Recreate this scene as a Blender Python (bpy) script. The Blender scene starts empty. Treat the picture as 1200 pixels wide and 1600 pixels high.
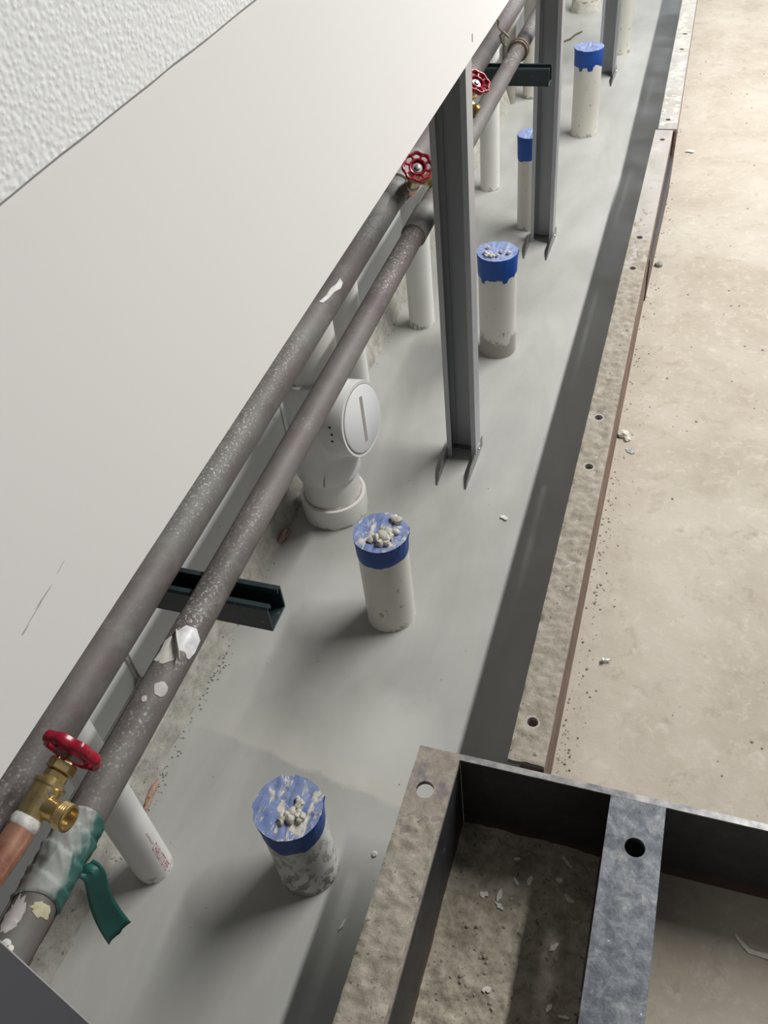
import bpy, bmesh, math, random
from mathutils import Vector, Matrix, noise

PI = math.pi
random.seed(7)
scene = bpy.context.scene
C = scene.collection

# ------------------------------------------------------------------ camera
def Rx(t): return Matrix(((1,0,0),(0,math.cos(t),-math.sin(t)),(0,math.sin(t),math.cos(t))))
def Rz(t): return Matrix(((math.cos(t),-math.sin(t),0),(math.sin(t),math.cos(t),0),(0,0,1)))
cam_d = bpy.data.cameras.new('camera')
cam = bpy.data.objects.new('camera', cam_d); C.objects.link(cam)
Rm = Rz(math.radians(22.680)) @ Rx(math.radians(45.417)) @ Rz(math.radians(-7.531))
cam.matrix_world = Matrix.Translation((0,0,1.28)) @ Rm.to_4x4()
cam_d.sensor_fit = 'VERTICAL'; cam_d.sensor_height = 36.0
cam_d.lens = 1384.5/1600*36.0
cam_d.clip_start = 0.02; cam_d.clip_end = 100
scene.camera = cam

# ------------------------------------------------------------------ light
w = bpy.data.worlds.new('world'); scene.world = w; w.use_nodes = True
bg = w.node_tree.nodes['Background']
bg.inputs[0].default_value = (1.0, 0.985, 0.95, 1); bg.inputs[1].default_value = 0.135

def area(name, loc, target, sx, sy, energy, col):
    d = bpy.data.lights.new(name, 'AREA'); d.shape = 'RECTANGLE'; d.size = sx; d.size_y = sy
    d.energy = energy; d.color = col
    o = bpy.data.objects.new(name, d); C.objects.link(o)
    o.location = loc
    o.rotation_euler = (Vector(target)-Vector(loc)).to_track_quat('-Z', 'Y').to_euler()
    return o
# long ceiling strip lamp that runs alongside the trench, above the open floor on the right
lamp = area('ceiling_strip_lamp', (1.32, 3.25, 2.95), (1.32, 3.25, 0), 0.10, 3.5, 208, (1.0, 0.99, 0.968))
lamp.rotation_euler = (0, math.radians(25), 0)
# daylight from the big door opening at the far right
area('daylight_door', (1.3, 7.6, 1.7), (0.2, 3.0, 0.3), 3.6, 2.6, 95, (0.84, 0.92, 1.0))

scene.view_settings.view_transform = 'Standard'
scene.view_settings.look = 'None'
scene.view_settings.exposure = 0.0
scene.view_settings.gamma = 1.0
scene.view_settings.use_curve_mapping = False

# ------------------------------------------------------------------ materials
MATS = {}
def ramp(nt, fac, stops):
    r = nt.nodes.new('ShaderNodeValToRGB')
    el = r.color_ramp.elements
    while len(el) > 1: el.remove(el[-1])
    el[0].position = stops[0][0]; el[0].color = (*stops[0][1], 1) if len(stops[0][1]) == 3 else stops[0][1]
    for p, c in stops[1:]:
        e = el.new(p); e.color = (*c, 1)
    nt.links.new(fac, r.inputs[0])
    return r.outputs[0]
def g(v): return (v, v, v)
class NT:
    """small node-tree builder"""
    def __init__(s, name, rough=0.6, metal=0.0, spec=0.5):
        m = bpy.data.materials.new(name); m.use_nodes = True
        s.m = m; s.nt = m.node_tree; s.b = s.nt.nodes['Principled BSDF']
        s.b.inputs['Roughness'].default_value = rough
        s.b.inputs['Metallic'].default_value = metal
        s.b.inputs['Specular IOR Level'].default_value = spec
        tc = s.nt.nodes.new('ShaderNodeTexCoord'); s.co = tc.outputs['Object']
        oi = s.nt.nodes.new('ShaderNodeObjectInfo')
        mu = s.nt.nodes.new('ShaderNodeMath'); mu.operation = 'MULTIPLY'; mu.inputs[1].default_value = 37.0
        s.nt.links.new(oi.outputs['Random'], mu.inputs[0]); s.rnd = mu.outputs[0]
        MATS[name] = m
    def noise(s, scale, detail=4, rough=0.55, stretch=None, dist=0.0, w=0.0):
        co = s.co
        if stretch:
            mp = s.nt.nodes.new('ShaderNodeMapping'); mp.inputs['Scale'].default_value = stretch
            s.nt.links.new(co, mp.inputs[0]); co = mp.outputs[0]
        n = s.nt.nodes.new('ShaderNodeTexNoise'); n.noise_dimensions = '4D'
        n.inputs['Scale'].default_value = scale; n.inputs['Detail'].default_value = detail
        n.inputs['Roughness'].default_value = rough; n.inputs['Distortion'].default_value = dist
        s.nt.links.new(co, n.inputs['Vector'])
        a = s.nt.nodes.new('ShaderNodeMath'); a.operation = 'ADD'; a.inputs[1].default_value = w
        s.nt.links.new(s.rnd, a.inputs[0]); s.nt.links.new(a.outputs[0], n.inputs['W'])
        return n.outputs[0]
    def voro(s, scale, feature='F1', stretch=None):
        co = s.co
        if stretch:
            mp = s.nt.nodes.new('ShaderNodeMapping'); mp.inputs['Scale'].default_value = stretch
            s.nt.links.new(co, mp.inputs[0]); co = mp.outputs[0]
        n = s.nt.nodes.new('ShaderNodeTexVoronoi'); n.feature = feature
        n.inputs['Scale'].default_value = scale; s.nt.links.new(co, n.inputs['Vector'])
        return n.outputs['Distance']
    def axis(s, i):
        x = s.nt.nodes.new('ShaderNodeSeparateXYZ'); s.nt.links.new(s.co, x.inputs[0]); return x.outputs[i]
    def ramp(s, fac, stops): return ramp(s.nt, fac, stops)
    def mathn(s, op, a, b):
        n = s.nt.nodes.new('ShaderNodeMath'); n.operation = op
        for i, v in enumerate((a, b)):
            if isinstance(v, (int, float)): n.inputs[i].default_value = v
            else: s.nt.links.new(v, n.inputs[i])
        return n.outputs[0]
    def mix(s, fac, a, b, mode='MIX'):
        n = s.nt.nodes.new('ShaderNodeMix'); n.data_type = 'RGBA'; n.blend_type = mode
        if isinstance(fac, (int, float)): n.inputs[0].default_value = fac
        else: s.nt.links.new(fac, n.inputs[0])
        for i, v in ((6, a), (7, b)):
            if isinstance(v, tuple): n.inputs[i].default_value = (*v, 1)
            else: s.nt.links.new(v, n.inputs[i])
        return n.outputs[2]
    def step(s, fac, lo, hi): return s.ramp(fac, [(lo, g(0)), (hi, g(1))])
    def color(s, c):
        if isinstance(c, tuple): s.b.inputs['Base Color'].default_value = (*c, 1)
        else: s.nt.links.new(c, s.b.inputs['Base Color'])
        return s
    def rough(s, r): s.nt.links.new(r, s.b.inputs['Roughness']); return s
    def bump(s, h, strength=0.3, dist=0.002):
        n = s.nt.nodes.new('ShaderNodeBump'); n.inputs['Strength'].default_value = strength
        n.inputs['Distance'].default_value = dist
        s.nt.links.new(h, n.inputs['Height'])
        prev = s.b.inputs['Normal'].links
        if prev: s.nt.links.new(prev[0].from_socket, n.inputs['Normal'])
        s.nt.links.new(n.outputs[0], s.b.inputs['Normal']); return s

# wet grey screed
t = NT('wet_screed', 0.42, spec=0.4)
base = t.ramp(t.noise(2.3, 6, 0.55, dist=0.6), [(0.3, (0.335,0.335,0.310)), (0.5, (0.385,0.385,0.362)), (0.72, (0.43,0.43,0.41))])
sw = t.ramp(t.noise(5.5, 5, 0.6, (1.0,0.35,1), 1.4, 3), [(0.38, g(0.91)), (0.62, g(1.05))])
base = t.mix(1.0, base, sw, 'MULTIPLY')
sp = t.step(t.noise(260, 2, 0.5, w=5), 0.72, 0.78)
base = t.mix(sp, base, (0.55,0.54,0.50))
# drier, paler skin where two pours meet
xx = t.axis(0); yy = t.axis(1); wn = t.mathn('MULTIPLY', t.mathn('SUBTRACT', t.noise(16, 5, 0.6, w=7), 0.5), 0.05)
band = t.mathn('SUBTRACT', t.mathn('ADD', yy, wn), t.mathn('ADD', 0.60, t.mathn('MULTIPLY', t.mathn('ADD', xx, 0.30), -0.16)))
bm_ = t.ramp(t.mathn('ADD', t.mathn('MULTIPLY', band, 4.0), 0.5), [(0.44, g(0)), (0.475, g(1)), (0.56, g(0.85)), (0.80, g(0))])
bm_ = t.mathn('MULTIPLY', bm_, t.ramp(t.mathn('ADD', xx, 1.0), [(0.33, g(0)), (0.40, g(0.55)), (0.62, g(0.9)), (0.74, g(0.7)), (0.80, g(0))]))
base = t.mix(t.mathn('MULTIPLY', bm_, 0.6), base, (0.56,0.54,0.47))
r2 = t.mathn('ADD', t.mathn('POWER', t.mathn('MULTIPLY', t.mathn('ADD', xx, 0.345), 1.0), 2.0), t.mathn('POWER', t.mathn('SUBTRACT', t.mathn('ADD', yy, t.mathn('MULTIPLY', wn, 1.6)), 0.70), 2.0))
base = t.mix(t.ramp(r2, [(0.0, g(0.42)), (0.003, g(0.26)), (0.011, g(0))]), base, (0.66,0.66,0.62))
t.color(base)
t.rough(t.ramp(t.noise(9, 4, 0.6, w=9), [(0.3, g(0.36)), (0.7, g(0.58))]))
t.bump(t.noise(14, 4, 0.5, (1,0.4,1), 0.6), 0.12, 0.006).bump(t.noise(120, 3, 0.6), 0.10, 0.001)
# the older, rougher, drier edge of the previous pour
t = NT('dry_screed', 0.75, spec=0.25)
b0 = t.ramp(t.noise(9, 6, 0.65, (0.6,2,1), 0.8), [(0.3, (0.42,0.40,0.345)), (0.7, (0.54,0.52,0.46))])
t.color(b0); t.bump(t.noise(60, 5, 0.65), 0.4, 0.002)

# dusty slab
t = NT('dusty_slab', 0.85, spec=0.2)
base = t.ramp(t.noise(3.2, 9, 0.66, dist=0.5), [(0.28, (0.335,0.288,0.228)), (0.5, (0.435,0.390,0.325)), (0.72, (0.52,0.48,0.415))])
base = t.mix(t.ramp(t.noise(21, 8, 0.7, dist=0.9, w=4), [(0.55, g(0)), (0.70, g(0.6))]), base, (0.285,0.24,0.185))
base = t.mix(t.ramp(t.noise(48, 7, 0.7, dist=0.5, w=8), [(0.52, g(0)), (0.68, g(0.5))]), base, (0.57,0.53,0.46))
base = t.mix(t.step(t.noise(30, 6, 0.75, (1.0,3.0,1), 1.6, 15), 0.69, 0.73), base, (0.235,0.195,0.15))
base = t.mix(t.step(t.noise(120, 3, 0.6, w=2), 0.715, 0.75), base, (0.16,0.13,0.10))
base = t.mix(t.step(t.noise(170, 3, 0.6, w=12), 0.73, 0.76), base, (0.80,0.775,0.72))
t.color(base)
t.bump(t.noise(60, 8, 0.68), 0.45, 0.0025).bump(t.noise(400, 3, 0.5), 0.25, 0.0006)

# smooth board
t = NT('smooth_board', 0.55, spec=0.35)
t.color(t.ramp(t.noise(1.6, 3, 0.5), [(0.3, (0.755,0.745,0.735)), (0.7, (0.785,0.775,0.765))]))
t.bump(t.noise(7, 3, 0.4), 0.04, 0.004)
# pebbled plastic wall sheet
t = NT('pebbled_sheet', 0.32, spec=0.5)
t.color((0.80, 0.82, 0.82))
v = t.ramp(t.voro(260, 'SMOOTH_F1', (1,1,1.15)), [(0.0, g(1)), (0.5, g(0.35)), (0.8, g(0))])
t.bump(v, 0.5, 0.0013).bump(t.noise(130, 3, 0.5), 0.22, 0.0015)
# back wall panels and base strip
t = NT('back_panel', 0.6, spec=0.3)
b0 = t.ramp(t.noise(4, 5, 0.6, dist=0.5), [(0.3, (0.66,0.665,0.655)), (0.7, (0.74,0.745,0.74))])
b0 = t.mix(t.step(t.noise(70, 2, 0.5, (1,0.4,1), w=3), 0.73, 0.76), b0, (0.18,0.15,0.11))
t.color(b0); t.bump(t.noise(30, 3), 0.08, 0.002)
t = NT('base_strip_grey', 0.55, spec=0.35)
t.color(t.ramp(t.noise(8, 5, 0.6), [(0.3, (0.44,0.43,0.41)), (0.7, (0.54,0.53,0.505))]))
t.bump(t.noise(50, 4), 0.12, 0.001)

# rough mortar
def mortar(name, a, b, c, bs=0.7):
    t = NT(name, 0.9, spec=0.15)
    m = t.ramp(t.noise(42, 9, 0.72, dist=0.5), [(0.3, a), (0.5, b), (0.72, c)])
    m = t.mix(t.step(t.noise(130, 5, 0.68, w=6), 0.60, 0.68), m, tuple(x*0.5 for x in a))
    m = t.mix(t.step(t.noise(110, 4, 0.65, w=16), 0.66, 0.72), m, tuple(min(1,x*1.35) for x in c))
    t.color(m); t.bump(t.noise(85, 7, 0.7), bs, 0.003).bump(t.noise(300, 4, 0.7, w=2), 0.4, 0.001)
mortar('mortar_grey', (0.27,0.255,0.22), (0.38,0.365,0.325), (0.50,0.48,0.43))
mortar('mortar_tan', (0.235,0.205,0.165), (0.335,0.302,0.25), (0.45,0.415,0.355), 0.9)
mortar('mortar_pale', (0.42,0.40,0.35), (0.55,0.53,0.47), (0.68,0.655,0.59))
mortar('dirt', (0.19,0.16,0.12), (0.36,0.32,0.255), (0.52,0.475,0.395), 1.0)
mortar('brick_bit', (0.30,0.18,0.13), (0.40,0.26,0.20), (0.45,0.34,0.28))

# steel
t = NT('black_steel', 0.5, 0.0, 0.5)
b0 = t.ramp(t.noise(34, 8, 0.7, dist=0.4), [(0.35, (0.016,0.016,0.019)), (0.6, (0.036,0.037,0.042)), (0.78, (0.10,0.095,0.09))])
z = t.axis(2)
lo = t.ramp(t.mathn('ADD', z, t.mathn('MULTIPLY', t.noise(14, 4), 0.03)), [(0.022, g(0.75)), (0.052, g(0.0))])
b0 = t.mix(lo, b0, (0.12,0.062,0.036))
b0 = t.mix(t.step(t.noise(38, 5, 0.6, (1,1,0.5), w=5), 0.68, 0.74), b0, (0.20,0.19,0.17))
t.color(b0); t.bump(t.noise(60, 5, 0.6), 0.25, 0.001)
t = NT('scaled_steel', 0.45, 0.35, 0.5)
b0 = t.ramp(t.noise(48, 9, 0.74, dist=0.5), [(0.30, (0.028,0.032,0.042)), (0.47, (0.085,0.094,0.112)), (0.60, (0.165,0.174,0.19)), (0.76, (0.33,0.32,0.30))])
b0 = t.mix(t.mathn('MULTIPLY', t.step(t.noise(13, 7, 0.7, w=4), 0.57, 0.70), 0.7), b0, (0.36,0.335,0.30))
b0 = t.mix(t.step(t.noise(150, 3, 0.6, w=14), 0.70, 0.74), b0, (0.62,0.60,0.57))
t.color(b0); t.bump(t.noise(110, 6, 0.7), 0.45, 0.0012)
t = NT('muddy_steel', 0.7, 0.0, 0.3)
b0 = t.ramp(t.noise(52, 9, 0.74, dist=0.6), [(0.3, (0.17,0.14,0.12)), (0.5, (0.28,0.24,0.205)), (0.7, (0.40,0.36,0.31))])
b0 = t.mix(t.mathn('MULTIPLY', t.step(t.noise(26, 8, 0.72, w=4), 0.53, 0.64), 0.75), b0, (0.10,0.108,0.13))
t.color(b0); t.bump(t.noise(90, 5, 0.65), 0.4, 0.0015)
t = NT('rust_face', 0.85, 0.0, 0.2)
b0 = t.ramp(t.noise(34, 7, 0.7, (1,0.25,1), 0.4), [(0.3, (0.10,0.065,0.05)), (0.5, (0.20,0.135,0.105)), (0.72, (0.33,0.265,0.22))])
t.color(b0); t.bump(t.noise(80, 5, 0.7, (1,0.3,1)), 0.5, 0.0015)
t = NT('dusty_steel_top', 0.55, 0.0, 0.4)
b0 = t.ramp(t.noise(13, 7, 0.65, (1,0.6,1), 0.6), [(0.3, (0.30,0.275,0.245)), (0.55, (0.40,0.375,0.345)), (0.75, (0.50,0.48,0.455))])
b0 = t.mix(t.step(t.noise(45, 5, 0.65, (0.5,1.5,1), w=3), 0.66, 0.72), b0, (0.27,0.235,0.20))
b0 = t.mix(t.step(t.noise(60, 4, 0.6, (0.4,2,1), w=13), 0.71, 0.74), b0, (0.80,0.79,0.78))
t.color(b0); t.bump(t.noise(70, 5, 0.65), 0.2, 0.001)
t = NT('stud_steel', 0.45, 0.1, 0.4)
t.color(t.ramp(t.noise(6, 4, 0.5, (1,1,0.12)), [(0.3, (0.40,0.42,0.44)), (0.7, (0.47,0.49,0.51))]))
t.bump(t.noise(40, 3, 0.5, (1,1,0.1)), 0.06, 0.001)
t = NT('stud_flange', 0.35, 0.5, 0.5)
t.color((0.42, 0.43, 0.46)); t.bump(t.noise(40, 3, 0.5, (1,1,0.1)), 0.06, 0.001)
t = NT('stud_dark', 0.5, 0.1, 0.4); t.color((0.105,0.108,0.122))  # stud flange copy for the nearest stud, its weaker light darkened into the colour
t = NT('track_steel', 0.38, 0.7, 0.5)
b0 = t.ramp(t.noise(50, 5, 0.6), [(0.4, (0.20,0.205,0.21)), (0.65, (0.36,0.36,0.36))])
t.color(b0)
t = NT('strut_green', 0.42, 0.0, 0.5)
b0 = t.ramp(t.noise(30, 5, 0.6), [(0.35, (0.013,0.024,0.027)), (0.65, (0.026,0.044,0.048))])
b0 = t.mix(t.step(t.noise(150, 4, 0.65, w=3), 0.66, 0.72), b0, (0.16,0.17,0.165))
t.color(b0)
t = NT('old_copper', 0.62, 0.1, 0.4)
b0 = t.ramp(t.noise(7, 8, 0.68, (1,0.6,1), 0.5), [(0.28, (0.092,0.074,0.072)), (0.5, (0.135,0.114,0.110)), (0.72, (0.185,0.166,0.158))])
b0 = t.mix(t.ramp(t.noise(5, 7, 0.66, (1,0.7,1), w=9), [(0.49, g(0)), (0.60, g(0.9))]), b0, (0.165,0.162,0.148))
b0 = t.mix(t.ramp(t.noise(30, 6, 0.7, w=19), [(0.54, g(0)), (0.70, g(0.6))]), b0, (0.23,0.222,0.205))
b0 = t.mix(t.ramp(t.noise(4.2, 6, 0.65, w=21), [(0.58, g(0)), (0.70, g(0.55))]), b0, (0.10,0.135,0.112))
t.color(b0)
up = t.nt.nodes.new('ShaderNodeNewGeometry'); sx = t.nt.nodes.new('ShaderNodeSeparateXYZ')
t.nt.links.new(up.outputs['Normal'], sx.inputs[0])
spk = t.step(t.noise(300, 4, 0.65, w=31), 0.55, 0.62)
spm = t.mathn('MULTIPLY', spk, t.ramp(t.noise(3.1, 4, 0.6, w=41), [(0.46, g(0.05)), (0.57, g(0.9))]))
spm = t.mathn('MULTIPLY', spm, t.ramp(sx.outputs[2], [(0.25, g(0)), (0.8, g(1))]))
b1 = t.mix(spm, b0, (0.50,0.50,0.46))
t.color(b1); t.bump(t.noise(120, 4, 0.6), 0.18, 0.0008)
t = NT('grey_copper', 0.6, 0.1, 0.4)
b0 = t.ramp(t.noise(9, 6, 0.65, (1,0.6,1), 0.5), [(0.3, (0.125,0.118,0.110)), (0.5, (0.195,0.188,0.176)), (0.7, (0.27,0.265,0.25))])
b0 = t.mix(t.step(t.noise(28, 4, 0.6, w=9), 0.62, 0.68), b0, (0.12,0.105,0.09))
t.color(b0); t.bump(t.noise(90, 5, 0.6), 0.25, 0.001)
t = NT('bright_copper', 0.36, 0.7, 0.5)
b0 = t.ramp(t.noise(40, 5, 0.6, dist=0.6), [(0.3, (0.28,0.12,0.075)), (0.5, (0.60,0.29,0.20)), (0.7, (0.80,0.47,0.36))])
t.color(b0)
t = NT('brass', 0.3, 0.85, 0.5)
b0 = t.ramp(t.noise(60, 5, 0.6), [(0.35, (0.44,0.33,0.15)), (0.65, (0.66,0.52,0.27))])
t.color(b0); t.bump(t.noise(160, 3), 0.12, 0.0006)
t = NT('solder_dust', 0.75, 0.0, 0.3)
t.color(t.ramp(t.noise(120, 5, 0.65), [(0.35, (0.42,0.41,0.38)), (0.65, (0.78,0.77,0.73))])); t.bump(t.noise(150, 5), 0.5, 0.001)
t = NT('red_enamel', 0.28, 0.0, 0.5)
b0 = t.ramp(t.noise(45, 5, 0.6), [(0.35, (0.27,0.006,0.022)), (0.65, (0.40,0.014,0.042))])
t.color(t.mix(t.step(t.noise(260, 3, 0.6, w=3), 0.73, 0.77), b0, (0.65,0.45,0.45)))
# PVC, dirty towards the foot (splashed concrete)
def pvc(name, a, b, splash=0.055, amount=0.62, rough=0.38):
    t = NT(name, rough, spec=0.4)
    m = t.ramp(t.noise(6, 4, 0.5), [(0.3, a), (0.7, b)])
    z = t.axis(2)
    zz = t.mathn('ADD', z, t.mathn('MULTIPLY', t.noise(26, 7, 0.75, w=2), 0.16))
    foot = t.ramp(zz, [(splash+0.035, g(1)), (splash+0.040, g(0.0))])
    spots = t.step(t.noise(75, 4, 0.65, (1,1,0.6), w=7), amount, amount+0.05)
    fade = t.ramp(z, [(0.0, g(0.95)), (0.16, g(0.25)), (0.3, g(0.05))])
    m = t.mix(t.mathn('MULTIPLY', spots, fade), m, (0.17,0.145,0.115))
    m = t.mix(t.mathn('MULTIPLY', foot, 0.85), m, (0.30,0.285,0.25))
    t.color(m); t.bump(spots, 0.12, 0.001)
pvc('pvc_cream', (0.66,0.64,0.57), (0.72,0.70,0.635), 0.045, 0.615)
pvc('pvc_muddy', (0.64,0.62,0.56), (0.70,0.685,0.63), 0.088, 0.62)
pvc('pvc_white', (0.70,0.69,0.655), (0.76,0.755,0.725), 0.047, 0.66)
pvc('pvc_smeared', (0.62,0.605,0.56), (0.69,0.68,0.64), 0.053, 0.50)
pvc('pvc_filthy', (0.40,0.38,0.34), (0.58,0.55,0.49), 0.12, 0.50)
t = NT('fitting_white', 0.33, spec=0.45)
b0 = t.ramp(t.noise(7, 4, 0.5), [(0.3, (0.70,0.70,0.68)), (0.7, (0.77,0.77,0.755))])
b0 = t.mix(t.step(t.noise(55, 4, 0.65, w=3), 0.70, 0.74), b0, (0.24,0.205,0.165))
t.color(b0); t.bump(t.noise(20, 3), 0.04, 0.002)
t = NT('plug_white', 0.35, spec=0.4)
b0 = t.mix(t.step(t.noise(60, 4, 0.65, w=3), 0.70, 0.73), (0.80,0.81,0.815), (0.28,0.25,0.21)); t.color(b0)
t = NT('slot_dirt', 0.85, spec=0.2); t.color((0.36,0.34,0.30))
t = NT('dark_dot', 0.8, spec=0.2); t.color((0.02,0.02,0.02))
t = NT('purple_primer', 0.5, spec=0.3)
t.color(t.ramp(t.noise(70, 4, 0.6), [(0.35, (0.30,0.24,0.22)), (0.65, (0.55,0.50,0.47))]))
t = NT('red_print', 0.5, spec=0.3)
t.color(t.ramp(t.noise(300, 3, 0.6), [(0.35, (0.34,0.05,0.08)), (0.65, (0.45,0.15,0.18))]))
# blue tape with dusty smears on the top
def tape(name, lo, hi, crust, dust=0.5):
    t = NT(name, 0.5, spec=0.4)
    m = t.ramp(t.noise(22, 5, 0.6), [(0.3, lo), (0.7, hi)])
    ge = t.nt.nodes.new('ShaderNodeNewGeometry'); s3 = t.nt.nodes.new('ShaderNodeSeparateXYZ')
    t.nt.links.new(ge.outputs['Normal'], s3.inputs[0])
    upm = t.ramp(s3.outputs[2], [(0.25, g(0)), (0.7, g(1))])
    film = t.mathn('MULTIPLY', t.ramp(t.noise(26, 6, 0.65, w=5), [(0.3, g(dust*0.5)), (0.7, g(dust))]), upm)
    m = t.mix(film, m, (0.42,0.47,0.62))
    smear = t.step(t.noise(34, 7, 0.7, (1.6,0.7,1), 0.9, 8), crust, crust+0.045)
    m = t.mix(t.mathn('MULTIPLY', smear, upm), m, (0.60,0.57,0.49))
    side = t.step(t.noise(110, 5, 0.7, w=18), 0.67, 0.73)
    m = t.mix(t.mathn('MULTIPLY', side, 0.35), m, (0.45,0.48,0.56))
    t.color(m)
    t.bump(t.noise(40, 4, 0.6, dist=0.6), 0.3, 0.002).bump(smear, 0.35, 0.002)
tape('tape_crusted', (0.012,0.055,0.24), (0.020,0.085,0.33), 0.50, 0.55)
tape('tape_caked', (0.012,0.055,0.25), (0.020,0.085,0.34), 0.54, 0.6)
tape('tape_light', (0.010,0.060,0.30), (0.018,0.095,0.42), 0.66, 0.75)
t = NT('teal_tape', 0.45, spec=0.45)
b0 = t.ramp(t.noise(26, 5, 0.6), [(0.35, (0.010,0.072,0.060)), (0.65, (0.022,0.115,0.095))])
t.color(b0); t.bump(t.noise(60, 4, 0.5), 0.2, 0.001)
t = NT('teal_tape_dusty', 0.6, spec=0.35)
b0 = t.ramp(t.noise(26, 5, 0.6), [(0.35, (0.015,0.085,0.072)), (0.65, (0.03,0.13,0.11))])
ge = t.nt.nodes.new('ShaderNodeNewGeometry'); s3 = t.nt.nodes.new('ShaderNodeSeparateXYZ')
t.nt.links.new(ge.outputs['Normal'], s3.inputs[0])
fz = t.mathn('SUBTRACT', t.mathn('ADD', s3.outputs[2], t.mathn('MULTIPLY', t.noise(40, 6, 0.7, w=4), 1.1)), t.mathn('MULTIPLY', s3.outputs[0], 0.55))
t.color(t.mix(t.ramp(fz, [(0.35, g(0.05)), (0.95, g(0.93))]), b0, (0.33,0.34,0.325)))
t.bump(t.noise(55, 5, 0.6, (1,0.5,1), 0.5), 0.35, 0.002)
t = NT('paper', 0.6, spec=0.3); t.color(t.ramp(t.noise(60, 5, 0.6), [(0.35, (0.56,0.54,0.47)), (0.6, (0.72,0.715,0.69))]))
t = NT('paper_foil', 0.4, spec=0.4); t.color(t.ramp(t.noise(90, 5, 0.6), [(0.35, (0.50,0.50,0.51)), (0.65, (0.74,0.74,0.75))]))
t = NT('paint_blotch', 0.7, spec=0.3); t.color(t.ramp(t.noise(90, 5, 0.6), [(0.35, (0.42,0.39,0.38)), (0.65, (0.52,0.49,0.475))]))
t = NT('yellow_paint', 0.7, spec=0.3); t.color(t.ramp(t.noise(120, 5, 0.6), [(0.35, (0.40,0.37,0.22)), (0.65, (0.52,0.49,0.34))]))
t = NT('rusty_clamp', 0.55, 0.35, 0.4); t.color(t.ramp(t.noise(80, 5, 0.6), [(0.35, (0.20,0.155,0.105)), (0.65, (0.38,0.32,0.235))]))
t = NT('dark_wire', 0.6, 0.3, 0.4); t.color((0.17,0.14,0.105))
t = NT('flake', 0.75, spec=0.3); t.color(t.ramp(t.noise(80, 4, 0.6), [(0.35, (0.56,0.53,0.46)), (0.65, (0.72,0.70,0.64))]))
t = NT('zinc', 0.25, 0.9, 0.5); t.color((0.66,0.67,0.70))
t = NT('scuff', 0.7, spec=0.2); t.color(t.ramp(t.noise(60, 5, 0.6), [(0.35, (0.34,0.33,0.32)), (0.65, (0.52,0.51,0.50))]))
t = NT('steel_edge', 0.4, 0.4, 0.5); t.color(t.ramp(t.noise(60, 6, 0.65), [(0.35, (0.12,0.125,0.14)), (0.65, (0.36,0.35,0.335))]))
t = NT('bark', 0.85, spec=0.2); t.color((0.16,0.125,0.09))

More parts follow.
